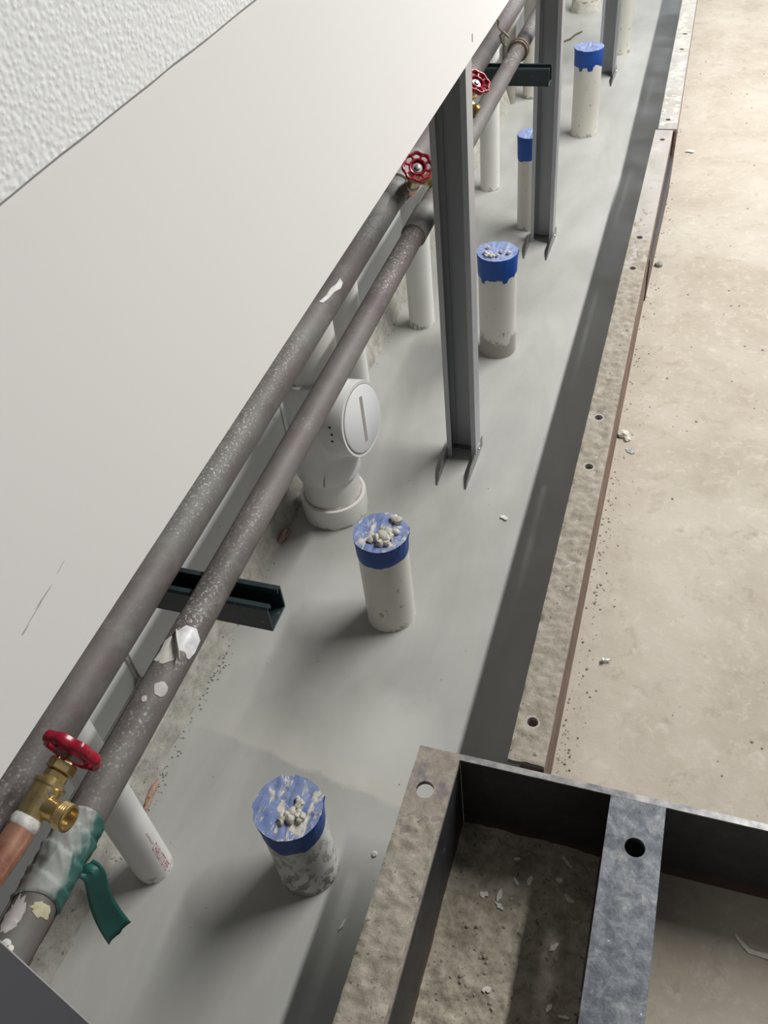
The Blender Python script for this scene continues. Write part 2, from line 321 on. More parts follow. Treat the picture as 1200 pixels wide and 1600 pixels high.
# ------------------------------------------------------------------ mesh helpers
def frame(d):
    d = Vector(d).normalized()
    a = Vector((0,0,1)) if abs(d.z) < 0.9 else Vector((1,0,0))
    u = a.cross(d).normalized(); v = d.cross(u).normalized()
    return u, v, d
class MB:
    def __init__(s): s.v = []; s.f = []
    def add(s, vs, fs):
        o = len(s.v); s.v += [tuple(p) for p in vs]; s.f += [tuple(i+o for i in f) for f in fs]; return s
    def box(s, x0, x1, y0, y1, z0, z1):
        return s.add([(x0,y0,z0),(x1,y0,z0),(x1,y1,z0),(x0,y1,z0),(x0,y0,z1),(x1,y0,z1),(x1,y1,z1),(x0,y1,z1)],
                     [(3,2,1,0),(4,5,6,7),(0,1,5,4),(1,2,6,5),(2,3,7,6),(3,0,4,7)])
    def prism(s, poly, y0, y1, axis='y'):
        """extrude a closed (a,b) outline; axis y: (x,z) outline, axis z: (x,y) outline, axis x: (y,z) outline"""
        n = len(poly)
        mk = {'y': lambda a,b,t: (a,t,b), 'z': lambda a,b,t: (a,b,t), 'x': lambda a,b,t: (t,a,b)}[axis]
        vs = [mk(a,b,y0) for a,b in poly] + [mk(a,b,y1) for a,b in poly]
        fs = [tuple(range(n)), tuple(reversed(range(n,2*n)))] + [(i,i+n,(i+1)%n+n,(i+1)%n) for i in range(n)]
        return s.add(vs, fs)
    def lathe(s, prof, org=(0,0,0), d=(0,0,1), n=32, cap0=True, cap1=True, rfun=None):
        """prof: (r, h) list along direction d"""
        u, v, d = frame(d); o = Vector(org); vs = []; fs = []
        for r, h in prof:
            for k in range(n):
                a = 2*PI*k/n; rr = r*(rfun(a, h) if rfun else 1)
                vs.append(o + d*h + (u*math.cos(a)+v*math.sin(a))*rr)
        m = len(prof)
        for i in range(m-1):
            for k in range(n):
                fs.append((i*n+k, i*n+(k+1)%n, (i+1)*n+(k+1)%n, (i+1)*n+k))
        if cap0: fs.append(tuple(reversed(range(n))))
        if cap1: fs.append(tuple(range((m-1)*n, m*n)))
        return s.add(vs, fs)
    def tube(s, path, r, n=16, closed=False, caps=True):
        P = [Vector(p) for p in path]; m = len(P); vs = []; fs = []
        rad = r if isinstance(r, (list, tuple)) else [r]*m
        pu = None
        for i, p in enumerate(P):
            if closed: d = P[(i+1) % m]-P[i-1]
            else: d = P[min(i+1,m-1)]-P[max(i-1,0)]
            d.normalize()
            if pu is None: u, v, _ = frame(d)
            else:
                u = pu - d*pu.dot(d); u.normalize(); v = d.cross(u)
            pu = u
            for k in range(n):
                a = 2*PI*k/n; vs.append(p+(u*math.cos(a)+v*math.sin(a))*rad[i])
        for i in range(m if closed else m-1):
            j = (i+1) % m
            for k in range(n):
                fs.append((i*n+k, i*n+(k+1)%n, j*n+(k+1)%n, j*n+k))
        if not closed and caps:
            fs.append(tuple(reversed(range(n)))); fs.append(tuple(range((m-1)*n, m*n)))
        return s.add(vs, fs)
    def holed_plate(s, x0, x1, y0, y1, z0, z1, holes, n=24):
        """horizontal plate with round holes (x, y, r), holes sorted along y and not overlapping in y"""
        cur = y0
        for hx, hy, r in sorted(holes, key=lambda h: h[1]):
            e = r*1.35
            s.box(x0, x1, cur, hy-e, z0, z1); cur = hy+e
            a0, a1, b0, b1 = x0, x1, hy-e, hy+e
            per = []; cir = []
            for k in range(n):
                a = 2*PI*(k+0.5)/n - PI; cx, cy = math.cos(a), math.sin(a)
                cir.append((hx+cx*r, hy+cy*r))
                tx = ((a1-hx)/cx if cx > 0 else (a0-hx)/cx); ty = ((b1-hy)/cy if cy > 0 else (b0-hy)/cy)
                tt = min(tx, ty); per.append([hx+cx*tt, hy+cy*tt])
            for ccx, ccy in ((a0,b0),(a1,b0),(a1,b1),(a0,b1)):
                i = min(range(n), key=lambda q: (per[q][0]-ccx)**2+(per[q][1]-ccy)**2); per[i] = [ccx, ccy]
            vs = [(x,y,z1) for x,y in per]+[(x,y,z1) for x,y in cir]+[(x,y,z0) for x,y in per]+[(x,y,z0) for x,y in cir]
            fs = []
            for k in range(n):
                j = (k+1) % n
                fs += [(k,j,n+j,n+k), (2*n+j,2*n+k,3*n+k,3*n+j), (n+k,n+j,3*n+j,3*n+k), (j,k,2*n+k,2*n+j)]
            s.add(vs, fs)
        s.box(x0, x1, cur, y1, z0, z1)
        return s
    def grid(s, x0, x1, y0, y1, nx, ny, zf, skip=None):
        vs = []; fs = []
        for j in range(ny+1):
            for i in range(nx+1):
                x = x0+(x1-x0)*i/nx; y = y0+(y1-y0)*j/ny
                vs.append((x, y, zf(x, y)))
        for j in range(ny):
            for i in range(nx):
                if skip and skip(x0+(x1-x0)*(i+0.5)/nx, y0+(y1-y0)*(j+0.5)/ny): continue
                a = j*(nx+1)+i; fs.append((a, a+1, a+nx+2, a+nx+1))
        return s.add(vs, fs)
    def rock(s, c, r, seed=0, flat=0.8, sub=2):
        bm = bmesh.new(); bmesh.ops.create_icosphere(bm, subdivisions=sub, radius=1)
        c = Vector(c); idx = {}
        vs = []
        for v in bm.verts:
            k = 1+0.45*noise.noise(v.co*1.7+Vector((seed*3.1, seed, 0)))
            vs.append(c+Vector((v.co.x*k, v.co.y*k, v.co.z*k*flat))*r)
        fs = [tuple(v.index for v in f.verts) for f in bm.faces]; bm.free()
        return s.add(vs, fs)
    def build(s, name, mat, parent=None, smooth=False, angle=40, xf=None):
        me = bpy.data.meshes.new(name)
        vs = s.v if xf is None else [tuple(xf @ Vector(p)) for p in s.v]
        me.from_pydata(vs, [], s.f); me.validate(); me.update()
        bm = bmesh.new(); bm.from_mesh(me); bmesh.ops.recalc_face_normals(bm, faces=bm.faces); bm.to_mesh(me); bm.free()
        if smooth:
            me.shade_smooth()
            me.set_sharp_from_angle(angle=math.radians(angle))
        me.materials.append(MATS[mat])
        o = bpy.data.objects.new(name, me); C.objects.link(o)
        if parent: o.parent = parent
        return o
def tag(o, label=None, cat=None, group=None, kind=None):
    if label: o['label'] = label
    if cat: o['category'] = cat
    if group: o['group'] = group
    if kind: o['kind'] = kind
    return o
def thing(name, loc, label, cat, group=None):
    o = bpy.data.objects.new(name, None); o.empty_display_size = 0.05; C.objects.link(o)
    o.location = loc
    return tag(o, label, cat, group)
def bevel(o, w, seg=2):
    m = o.modifiers.new('bevel', 'BEVEL'); m.width = w; m.segments = seg; m.limit_method = 'ANGLE'; m.angle_limit = math.radians(50)
    return o
def fbm(x, y, s, seed=0.0, o=4):
    return noise.fractal(Vector((x*s+seed, y*s-seed, seed*1.7)), 1.0, 2.0, o)

# ------------------------------------------------------------------ setting
# dusty slab on the right, wet screed strip against the wall on the left (flush)
o = MB().box(-0.10, 3.6, -1.6, 9.0, -0.15, 0.0).build('floor', 'dusty_slab')
tag(o, 'dusty beige concrete floor slab right of the steel edging', kind='structure')
def strip_z(x, y):
    z = 0.0012*fbm(x, y*0.6, 5, 2.0, 3)
    if y > 0.75: z += 0
    return z
o = MB().grid(-0.76, -0.10, -0.6, 9.0, 44, 480, strip_z).build('floor_screed', 'wet_screed', smooth=True)
tag(o, 'freshly trowelled grey screed strip between wall and steel edging', kind='structure')
# smooth board on the studs and the pebbled sheet above it
XB = -0.352
o = MB().box(XB, -0.339, -1.2, 7.0, 0.818, 1.0900).build('wall_left', 'smooth_board')
tag(o, 'smooth off-white wall board fixed to the studs, open below', kind='structure')
for (y, z, ln, wd, an) in ((0.259,0.8825,0.020,0.0008,0.05),(0.247,0.8805,0.018,0.0006,0.12),(0.2355,0.8785,0.008,0.0012,0.1),(0.280,0.886,0.010,0.0004,0.2)):
    q = MB(); ca, sa = math.cos(an), math.sin(an)
    pts = [(-ln/2,0),(-ln/4,wd/2),(ln/4,wd/2.5),(ln/2,0),(ln/4,-wd/2.5),(-ln/4,-wd/2)]
    q.prism([(y+a*ca-b*sa, z+a*sa+b*ca) for a,b in pts], -0.3391, -0.3387, 'x').build('scuff_mark', 'scuff', o)
MB().prism([(1.383,0.838),(1.386,0.838),(1.386,0.849),(1.383,0.849)], -0.3391, -0.3387, 'x').build('scuff_mark', 'dark_dot', o)
zb = lambda y: 1.0909+0.0008*fbm(y, 3, 30, 4)
q = MB(); ny = 300
for j in range(ny):
    ya = -1.2+8.2*j/ny; yb = -1.2+8.2*(j+1)/ny
    q.add([(XB,ya,zb(ya)),(-0.3365,ya,zb(ya)),(-0.3365,yb,zb(yb)),(XB,yb,zb(yb)),(XB,ya,2.9),(-0.3365,ya,2.9),(-0.3365,yb,2.9),(XB,yb,2.9)],
          [(0,1,2,3),(1,5,6,2)])
q.build('wall_left_sheet', 'pebbled_sheet', o)
tag(bpy.data.objects['wall_left_sheet'], 'white pebbled plastic wall sheet above the smooth board')
bpy.data.objects['wall_left_sheet'].name = 'panel'

# wall behind the pipes
wb = MB().box(-0.80, -0.722, -1.2, 8.0, 0.0, 2.9).build('wall_back', 'base_strip_grey')
tag(wb, 'far side of the pipe cavity, clad in white panels', kind='structure')
for y0, y1, zz in ((-1.2,0.612,0.152),(0.622,1.235,0.140),(1.24,2.44,0.145),(2.445,3.66,0.14),(3.665,8.0,0.14)):
    bevel(MB().box(-0.722, -0.709, y0, y1, zz, 2.9).build('panel', 'back_panel', wb), 0.001)
bevel(MB().box(-0.722, -0.7105, -1.2, 0.610, 0.058, 0.148).build('base_strip', 'base_strip_grey', wb), 0.001)
bevel(MB().box(-0.722, -0.713, 0.615, 8.0, 0.05, 0.137).build('base_strip', 'base_strip_grey', wb), 0.001)
MB().box(-0.7095, -0.7065, 0.611, 0.616, 0.10, 0.33).build('joint_strip', 'mortar_grey', wb)
MB().rock((-0.704,0.613,0.150), 0.012, 3, 1.0).build('mortar_lump', 'mortar_grey', wb)
# rough mortar curb along its foot
q = MB(); ny = 620; y0, y1 = -0.5, 6.7
prof = [(-0.722,0.056),(-0.706,0.058),(-0.694,0.054),(-0.689,0.030),(-0.684,0.010),(-0.679,-0.002)]
for j in range(ny+1):
    y = y0+(y1-y0)*j/ny
    big = 0.5*fbm(y, 0, 3.5, 6)
    for k, (x, z) in enumerate(prof):
        nx = 0.006*fbm(y*1.0, k*0.13, 26, 1, 5)*(1 if k > 1 else 0.3)+0.004*big*(k > 1)
        q.v.append((x+nx, y, z+(0.006*fbm(y, k*0.21, 24, 8, 5) if 0 < k < 5 else 0)))
for j in range(ny):
    for k in range(5):
        a = j*6+k; q.f.append((a, a+1, a+7, a+6))
cb = q.build('mortar_curb', 'mortar_grey', wb, smooth=True, angle=60)
q = MB().box(-0.699, -0.693, -0.5, 0.36, 0.052, 0.064); q.build('metal_edge', 'rust_face', wb)
for i, (px, py, pz, r, s) in enumerate(((-0.672,0.512,0.004,0.010,1),(-0.668,0.489,0.003,0.007,2),(-0.676,1.085,0.006,0.012,3),(-0.669,1.094,0.004,0.006,5))):
    m = MB().rock((0,0,0), r, s, 0.6); m.v = [(x*0.5+px-0.004, y*2.1+py, z+pz) for x, y, z in m.v]
    m.build('brick_fragment', 'brick_bit', wb)
q = MB(); random.seed(4)
for i in range(230):
    y = random.uniform(0.1, 3.2)
    if random.random() < 0.4: y = random.uniform(0.4, 0.8)
    x = -0.678+abs(random.gauss(0, 0.007)); r = random.uniform(0.0006, 0.0021)
    q.rock((x, y, r*0.4), r, i, 0.7, 1)
tag(q.build('mortar_crumbs', 'mortar_grey', wb), kind='stuff')

# ------------------------------------------------------------------ steel edging forms
def crust(parent, x0, x1, y0, y1, z, holes, mat, seed, h=0.005, cov=0.0, step=0.0034, fade=None):
    nx = max(4, int((x1-x0)/step)); ny = max(4, int((y1-y0)/step))
    def zf(x, y):
        e = min(x-x0, x1-x, (y-y0)*0.6, y1-y)+0.0035+0.003*fbm(x, y, 60, seed+7, 3)
        f = fbm(x, y, 16, seed, 4)*0.4+fbm(x, y, 75, seed+3, 5)*0.75
        cv = cov
        if fade: cv = cov-0.75*max(0.0, min(1.0, (y-fade[0])/(fade[1]-fade[0])))
        k = max(0.0, f*0.55+cv)
        if k <= 0: return z-0.0012
        a = max(0.0, min(1.0, e/0.005))
        for hx, hy, r in holes:
            dd = math.hypot(x-hx, y-hy)-r
            a = min(a, max(0.0, (dd-0.002)/0.010))
        return z-0.0002+h*min(1.3, k)*a+0.0005*fbm(x, y, 170, seed, 2)*a*(k > 0)
    return MB().grid(x0, x1, y0, y1, nx, ny, zf, lambda x, y: any(math.hypot(x-hx, y-hy) < r+0.0012 for hx,hy,r in holes)).build('mortar_crust', mat, parent, smooth=True, angle=70)

ZT = 0.188
# near form: channel with its web on the right
f1 = thing('steel_form', (-0.096, 1.64, 0), 'mortar-crusted steel edging channel nearest the black frame', 'form')
L = lambda pts: [(x+0.096, y-1.64, r) for x, y, r in pts]
H1 = L([(-0.096,2.618,0.0075),(-0.099,2.05,0.0075),(-0.099,1.905,0.0075),(-0.101,1.351,0.0075),(-0.099,1.21,0.0075),(-0.099,0.67,0.0078)])
ya, yb = 0.605-1.64, 2.685-1.64
MB().holed_plate(-0.0245, 0.0245, ya, yb, ZT-0.007, ZT, H1).build('top_flange', 'dusty_steel_top', f1)
bevel(MB().box(0.0175, 0.0245, ya, yb, 0.0, ZT-0.007).build('web', 'rust_face', f1), 0.001)
MB().box(-0.0245, 0.0175, ya, yb, 0.0005, 0.008).build('bottom_flange', 'rust_face', f1)
crust(f1, -0.0250, 0.0248, ya, 2.45-1.64, ZT, H1, 'mortar_tan', 1.0, 0.0066, 0.36, fade=(1.75-1.64, 2.40-1.64))
# far form
f2 = thing('steel_form', (-0.0975, 4.6, 0), 'pale steel edging channel farther off, set slightly to the right', 'form')
a2 = math.atan2(0.020, 1.2); f2.rotation_euler = (0, 0, a2)
f2.location = (-0.0875-math.tan(a2)*1.9, 2.692+1.9, 0)
def L2(pts):
    out = []
    for x, y, r in pts:
        dx, dy = x-f2.location.x, y-f2.location.y
        out.append((dx*math.cos(a2)+dy*math.sin(a2), -dx*math.sin(a2)+dy*math.cos(a2), r))
    return out
H2 = L2([(-0.098,3.505,0.0078),(-0.097,3.351,0.0078),(-0.092,2.759,0.0078)])
MB().holed_plate(-0.0265, 0.0265, -1.9, 2.5, ZT-0.007, ZT, H2).build('top_flange', 'dusty_steel_top', f2)
bevel(MB().box(0.0195, 0.0265, -1.9, 2.5, 0.0, ZT-0.007).build('web', 'rust_face', f2), 0.001)
MB().box(-0.0265, 0.0195, -1.9, 2.5, 0.0005, 0.008).build('bottom_flange', 'rust_face', f2)
crust(f2, -0.0245, 0.0245, -1.88, 0.6, ZT, H2, 'mortar_pale', 9.0, 0.003, 0.0, 0.006)
# dark wedge put in for the shaded gap at the joint, slab side
sp = MB().prism([(-0.0055,-0.40),(-0.0030,-0.40),(0.0050,0.21),(-0.0055,0.21)], 0.0, 0.115, 'z').build('splice_plate', 'black_steel')
sp.location = (-0.0655, 2.475, 0); tag(sp, 'thin dark rusty plate standing where the two edging channels meet', 'plate')

# ------------------------------------------------------------------ black compartment frame in front
bf = thing('compartment_form', (-0.09, 0.1, 0), 'heavy black compartment frame with drilled top flanges, in the foreground', 'form')
ox, oy = 0.09, -0.1
def fb(x0,x1,y0,y1,z0,z1): return MB().box(x0+ox,x1+ox,y0+oy,y1+oy,z0,z1)
HL = [(-0.217+ox, 0.534+oy, 0.0122)]
q = MB().holed_plate(-0.241+ox, -0.183+ox, -0.55+oy, 0.596+oy, 0.181, 0.189, HL)
tf = q.build('top_flange', 'muddy_steel', bf)
bevel(fb(-0.191,-0.183,-0.55,0.588,0.0,0.181).build('side_web', 'black_steel', bf), 0.0008)
bp = bevel(fb(-0.183,1.30,0.588,0.596,0.0,0.187).build('end_plate', 'black_steel', bf), 0.0008)
fb(-0.183,1.30,0.5875,0.5965,0.1868,0.1892).build('worn_edge', 'steel_edge', bp)
HD = [(0.055+ox, 0.525+oy, 0.0125)]
q = MB().holed_plate(0.018+ox, 0.087+ox, -0.55+oy, 0.588+oy, 0.181, 0.189, HD)
dv = q.build('divider_flange', 'scaled_steel', bf)
fb(0.079,0.087,-0.55,0.588,0.0,0.181).build('divider_web', 'black_steel', bf)
fb(0.018,0.079,-0.55,0.588,0.0004,0.008).build('bottom_flange', 'black_steel', bf)
crust(bf, -0.2415+ox, -0.186+ox, -0.2+oy, 0.56+oy, 0.189, HL, 'mortar_tan', 15.0, 0.0085, 0.40, fade=(0.44+oy, 0.55+oy))
# dirt lying in the left compartment
def dz(x, y):
    e = min(x+0.183, 0.079-x, 0.588-y)
    k = max(0, 0.010-e)*0.6
    return 0.0034+0.0055*max(0,fbm(x,y,18,3,5)+0.2)+0.0030*fbm(x,y,60,5,5)+k*(0.6+fbm(x,y,9,2))
o = MB().grid(-0.183, 0.079, -0.3, 0.588, 110, 360, dz).build('dirt_layer', 'dirt', smooth=True, angle=80)
tag(o, 'lumpy brown dirt and grit covering the left compartment bottom', 'dirt', kind='stuff')
# paint flakes in it
def flake(name, x, y, z, ln, wd, an, mat, label, cat, group=None, curl=0.15, th=0.0012):
    m = MB(); n = 6; rs = random.Random(hash((round(x,4), round(y,4))) & 0xffff)
    vs = []
    for side in (1, -1):
        for i in range(n+1):
            tt = i/n-0.5
            ww = wd*0.5*(1-abs(2*tt)**rs.choice((2,5,9)))*rs.uniform(0.35, 1.35)+0.0003
            vs.append((tt*ln, side*ww, th+curl*ln*(tt*2)**2*0.35))
    low = [(a,b,c-th) for a,b,c in vs]
    N = n+1
    fs = [(i,i+1,N+i+1,N+i) for i in range(n)]+[(2*N+N+i,2*N+N+i+1,2*N+i+1,2*N+i) for i in range(n)]
    for i in range(n):
        fs += [(2*N+i,2*N+i+1,i+1,i), (N+i,N+i+1,3*N+i+1,3*N+i)]
    fs += [(0,N,3*N,2*N), (n,2*N+n,3*N+n,N+n)]
    m.add(vs, fs)
    o = m.build(name, mat)
    o.location = (x, y, z); o.rotation_euler = (0, 0, an)
    return tag(o, label, cat, group)
FL = [(-0.095,0.552,0.010,0.006,0.3),(-0.109,0.495,0.020,0.0055,1.45),(-0.106,0.481,0.016,0.007,-0.5),(-0.130,0.491,0.012,0.009,0.7),(-0.090,0.520,0.014,0.005,-0.9),
      (-0.072,0.526,0.016,0.005,1.4),(-0.015,0.515,0.018,0.006,-0.5),(-0.032,0.536,0.010,0.006,0.1),(-0.024,0.446,0.017,0.006,0.9),(-0.017,0.371,0.013,0.006,1.2),
      (0.002,0.365,0.015,0.005,0.1),(-0.025,0.565,0.024,0.004,-0.8),(-0.099,0.371,0.013,0.006,0.5)]
FLAB = ['pale chip near the end plate of the left compartment','upright long pale flake in the middle of the flake cluster','short pale flake just below the upright long flake',
        'broad pale chip left of the upright long flake','small pale sliver between cluster and shadow edge','pale sliver right on the shadow edge in the left compartment',
        'pale flake in the shadow beside the drilled divider','small round chip in the shadow below the end plate','tilted pale flake halfway down the shaded dirt',
        'upright chip low in the shaded dirt','level pale chip lowest in the shaded dirt','long thin curved shaving in the shade near the end plate','pale chip low in the lit dirt']
for (x,y,ln,wd,an), lb in zip(FL, FLAB):
    flake('paint_flake', x, y, dz(x,y)+0.0008, ln, wd, an, 'flake', lb, 'flake', 'paint flakes in the left compartment')
q = MB(); random.seed(12)
for i in range(260):
    x = random.uniform(-0.175, 0.07); y = random.uniform(0.22, 0.578); r = random.choice((0.0009,0.0012,0.0018,0.003))
    q.rock((x, y, dz(x,y)+r*0.2), r, i, 0.7, 1)
tag(q.build('dirt_grit', 'mortar_tan'), 'fine loose grit scattered over the compartment dirt', 'grit', kind='stuff')

# ------------------------------------------------------------------ studs
def stud(X0, X1, Y0, h, label, track=True, fm='stud_flange'):
    t = thing('wall_stud', ((X0+X1)/2, Y0, 0), label, 'stud', 'steel studs under the wall board')
    w2 = (X1-X0)/2; d = 0.041; th = 0.0016; lip = 0.010
    bevel(MB().box(-w2, w2, d-th, d, 0.0, h).build('web', 'stud_steel', t), 0.0005, 1)
    for sg in (-1, 1):
        a, b = sorted((sg*w2, sg*(w2-th)))
        MB().box(a, b, 0, d-th, 0.0, h).build('flange', fm if sg > 0 else 'stud_steel', t)
        a, b = sorted((sg*(w2-th), sg*(w2-lip)))
        MB().box(a, b, 0, th, 0.0, h).build('lip', 'stud_steel', t)
    # pressed stiffening ribs in the web
    for xr in (-w2*0.55,):
        MB().prism([(xr-0.003, d-th), (xr, d-th-0.0022), (xr+0.003, d-th)], 0.02, h, 'z').build('rib', 'stud_steel', t)
    if track:
        tr = bpy.data.objects.new('floor_track', None)
        for sg in (-1, 1):
            a, b = sorted((sg*(w2+0.0002), sg*(w2+0.0022)))
            n = 10; m = MB(); vs = []
            for i in range(n+1):
                y = -0.092+i/n*0.145
                zt = 0.004+0.022*min(1, (y+0.092)/0.05)+0.0012*fbm(y, sg, 90, Y0)
                off = -0.004*sg*max(0, -y/0.09)*(0.5)
                vs += [(a+off, y, -0.004), (b+off, y, -0.004), (b+off, y, zt), (a+off, y, zt)]
            fs = [(0,1,2,3), (4*n+3,4*n+2,4*n+1,4*n)]
            for i in range(n):
                for k in range(4): fs.append((4*i+k, 4*i+(k+1)%4, 4*i+4+(k+1)%4, 4*i+4+k))
            m.add(vs, fs)
            m.build('track_flange', 'track_steel', t)
        MB().box(-w2, w2, 0.032, 0.044, 0.0, 0.006).build('track_end', 'track_steel', t)
        bpy.data.objects.remove(tr)
        sc = MB().lathe([(0.0028,0),(0.0034,0.0006),(0.0030,0.0018),(0.001,0.0022)], (w2+0.0022, 0.020, 0.016), (1,0,0), 12).build('screw_head', 'zinc', t, smooth=True)
    return t
stud(-0.415, -0.352, 1.390, 2.4, 'dark steel stud rising beside the red wheel valves, its foot track showing')
stud(-0.415, -0.351, 2.335, 2.4, 'dark steel stud standing behind the far black bracket')
stud(-0.400, -0.337, 3.620, 2.4, 'dark steel stud farthest off, next to a taped white stub')
stud(-0.415, -0.352, 0.070, 2.4, 'dark steel stud cut off by the bottom left corner', False, 'stud_dark')

# ------------------------------------------------------------------ copper mains
ZP = 0.4900; RP = 0.0266
def wobble_tube(y0, y1, r, n=40):
    return MB().tube([(0, y0+(y1-y0)*i/n, 0) for i in range(n+1)], r, 32)
def patch(parent, ang, y, pts, r, mat, name, lift=0.0006, th=0.0004, flap=0.0, lab=None):
    """thin patch on a pipe that runs along local y; pts are (along, around) in metres"""
    m = MB(); n = len(pts)
    def P(a, b, rr):
        t = ang+b/r
        return (math.cos(t)*rr, y+a, math.sin(t)*rr)
    cx = sum(p[0] for p in pts)/n; cy = sum(p[1] for p in pts)/n
    vs = [P(a,b,r+lift+flap*max(0,(b-cy))/0.02) for a,b in pts]+[P((a+cx)/2,(b+cy)/2,r+lift+0.0004) for a,b in pts]+[P(cx,cy,r+lift+0.0004)]
    vs += [P(a,b,r-0.001) for a,b in pts]
    fs = []
    for i in range(n):
        j = (i+1) % n
        fs += [(i,j,n+j,n+i), (n+i,n+j,2*n), (2*n+1+i,2*n+1+j,j,i)]
    m.add(vs, fs)
    o = m.build(name, mat, parent, smooth=True)
    if lab: o['label'] = lab
    return o
def blob(ra, rb, n=16, seed=0, j=0.25):
    return [(ra*math.cos(2*PI*i/n)*(1+j*noise.noise(Vector((i*0.9+seed, seed, 0)))), rb*math.sin(2*PI*i/n)*(1+j*noise.noise(Vector((i*0.9, seed+4, 2))))) for i in range(n)]

KP = 0.9387
p1 = thing('water_pipe', (-0.5238, 0, 0.5384), 'upper dull copper main pipe running along the edge of the wall board', 'pipe')
MB().tube([(0, -0.5+7.2*i/60, 0) for i in range(61)], RP, 32).build('pipe_run', 'old_copper', p1, smooth=True)
p1.scale = (KP, KP, KP)
MB().lathe([(RP+0.0002,-0.02),(RP+0.001,-0.018),(RP+0.001,0.0)], (0,1.605,0), (0,1,0), 32).build('solder_ring', 'grey_copper', p1, smooth=True)
MB().lathe([(RP+0.0004,0),(RP+0.0042,0.002),(RP+0.0042,0.125),(RP+0.0004,0.127)], (0,1.622,0), (0,1,0), 32).build('coupling', 'grey_copper', p1, smooth=True)
patch(p1, math.radians(50), 1.20, [(-0.040,0.004),(-0.022,0.000),(0.000,-0.002),(0.020,-0.008),(0.036,-0.006),(0.040,0.002),(0.022,0.002),(0.004,0.006),(-0.020,0.006),(-0.042,0.010)], RP, 'paper', 'label_scrap', 0.001)
patch(p1, math.radians(55), 1.44, blob(0.02,0.012,16,5), RP, 'grey_copper', 'stain', 0.0003)
patch(p1, math.radians(85), 1.50, blob(0.05,0.016,16,8), RP, 'grey_copper', 'stain', 0.0003)

RP = 0.0202
p2 = thing('water_pipe', (-0.4455, 0, 0.5325), 'lower dull copper main pipe with teal tape wrap and a torn white label', 'pipe')
MB().tube([(0, -0.5+7.2*i/60, 0) for i in range(61)], RP, 32).build('pipe_run', 'old_copper', p2, smooth=True)
p2.scale = (KP, KP, KP)
MB().lathe([(RP+0.0004,0),(RP+0.0036,0.002),(RP+0.0036,0.095),(RP+0.0004,0.097)], (0,1.447,0), (0,1,0), 32).build('coupling', 'grey_copper', p2, smooth=True)
MB().lathe([(RP+0.0002,0),(RP+0.0016,0.003),(RP+0.0010,0.006)], (0,1.441,0), (0,1,0), 32).build('solder_ring', 'dark_wire', p2, smooth=True)
# torn label: flat scrap plus its lifted curl
patch(p2, math.radians(62), 0.487, [(-0.016,-0.016),(-0.004,-0.019),(0.012,-0.017),(0.020,-0.006),(0.018,0.006),(0.006,0.013),(-0.004,0.010),(-0.014,0.002)], RP, 'paper_foil', 'torn_label', 0.0012, lab='silvery torn label scrap on the pipe')
patch(p2, math.radians(95), 0.472, [(-0.022,-0.004),(-0.012,-0.013),(0.004,-0.010),(0.016,0.004),(0.010,0.010),(-0.006,0.008),(-0.018,0.010)], RP, 'paper', 'torn_label', 0.0010)
m = MB(); nn = 10; vs = []
for i in range(nn+1):
    f = i/nn; yy = 0.497-0.034*f; an = math.radians(98-44*f); rr = RP+0.0015
    for k in range(5):
        h = 0.009*k/4*(0.5+0.5*math.sin(PI*f)); bnd = 0.004*(k/4)**2
        vs.append((math.cos(an)*(rr+h)+bnd, yy-bnd*1.2, math.sin(an)*(rr+h)))
m.add(vs, [(i*5+k,i*5+k+1,i*5+6+k,i*5+5+k) for i in range(nn) for k in range(4)])
lc = m.build('label_curl', 'paper', p2, smooth=True)
so = lc.modifiers.new('solid', 'SOLIDIFY'); so.thickness = 0.0008
patch(p2, math.radians(50), 0.423, blob(0.009,0.0075,14,2,0.3), RP, 'paint_blotch', 'paint_blotch')
patch(p2, math.radians(80), 0.405, blob(0.004,0.003,10,6,0.4), RP, 'paint_blotch', 'paint_blotch')
patch(p2, math.radians(100), 0.172, blob(0.016,0.009,26,9,1.0), RP, 'paint_blotch', 'dust_patch', 0.0003)
patch(p2, math.radians(38), 0.184, blob(0.006,0.010,24,3,1.2), RP, 'yellow_paint', 'paint_blotch', 0.0004)
patch(p2, math.radians(60), 0.146, blob(0.004,0.003,10,13,0.6), RP, 'paper', 'paint_blotch', 0.0006)
patch(p2, math.radians(75), 0.150, blob(0.003,0.004,10,23,0.6), RP, 'paper', 'paint_blotch', 0.0006)
# teal tape wrap with a loose tail
n = 72; m = MB(); rows = 44
for j in range(rows+1):
    y = 0.188+0.085*j/rows
    for k in range(n):
        a = 2*PI*k/n
        yk = y + 0.008*math.sin(a+0.7)
        ph = j/rows*3.4+0.45*math.sin(a+1.1)+0.12*noise.noise(Vector((math.cos(a)*2,math.sin(a)*2,y*40)))
        fr = ph-math.floor(ph)
        cre = 1-abs(noise.noise(Vector((math.cos(a)*1.6+y*55, math.sin(a)*1.6-y*30, 3.0))))*2.2
        rr = RP+0.0010+0.0020*min(fr*1.2, 1.0)+0.0022*max(0.0, cre-0.45)+0.0008*fbm(math.cos(a)*0.02, y+math.sin(a)*0.02, 60, 3)
        if j in (0, rows): rr = RP+0.0006
        m.v.append((math.cos(a)*rr, yk, math.sin(a)*rr))
for j in range(rows):
    for k in range(n): m.f.append((j*n+k, j*n+(k+1)%n, (j+1)*n+(k+1)%n, (j+1)*n+k))
tw = m.build('tape_wrap', 'teal_tape_dusty', p2, smooth=True, angle=50)
m = MB(); nn = 20; vs = []
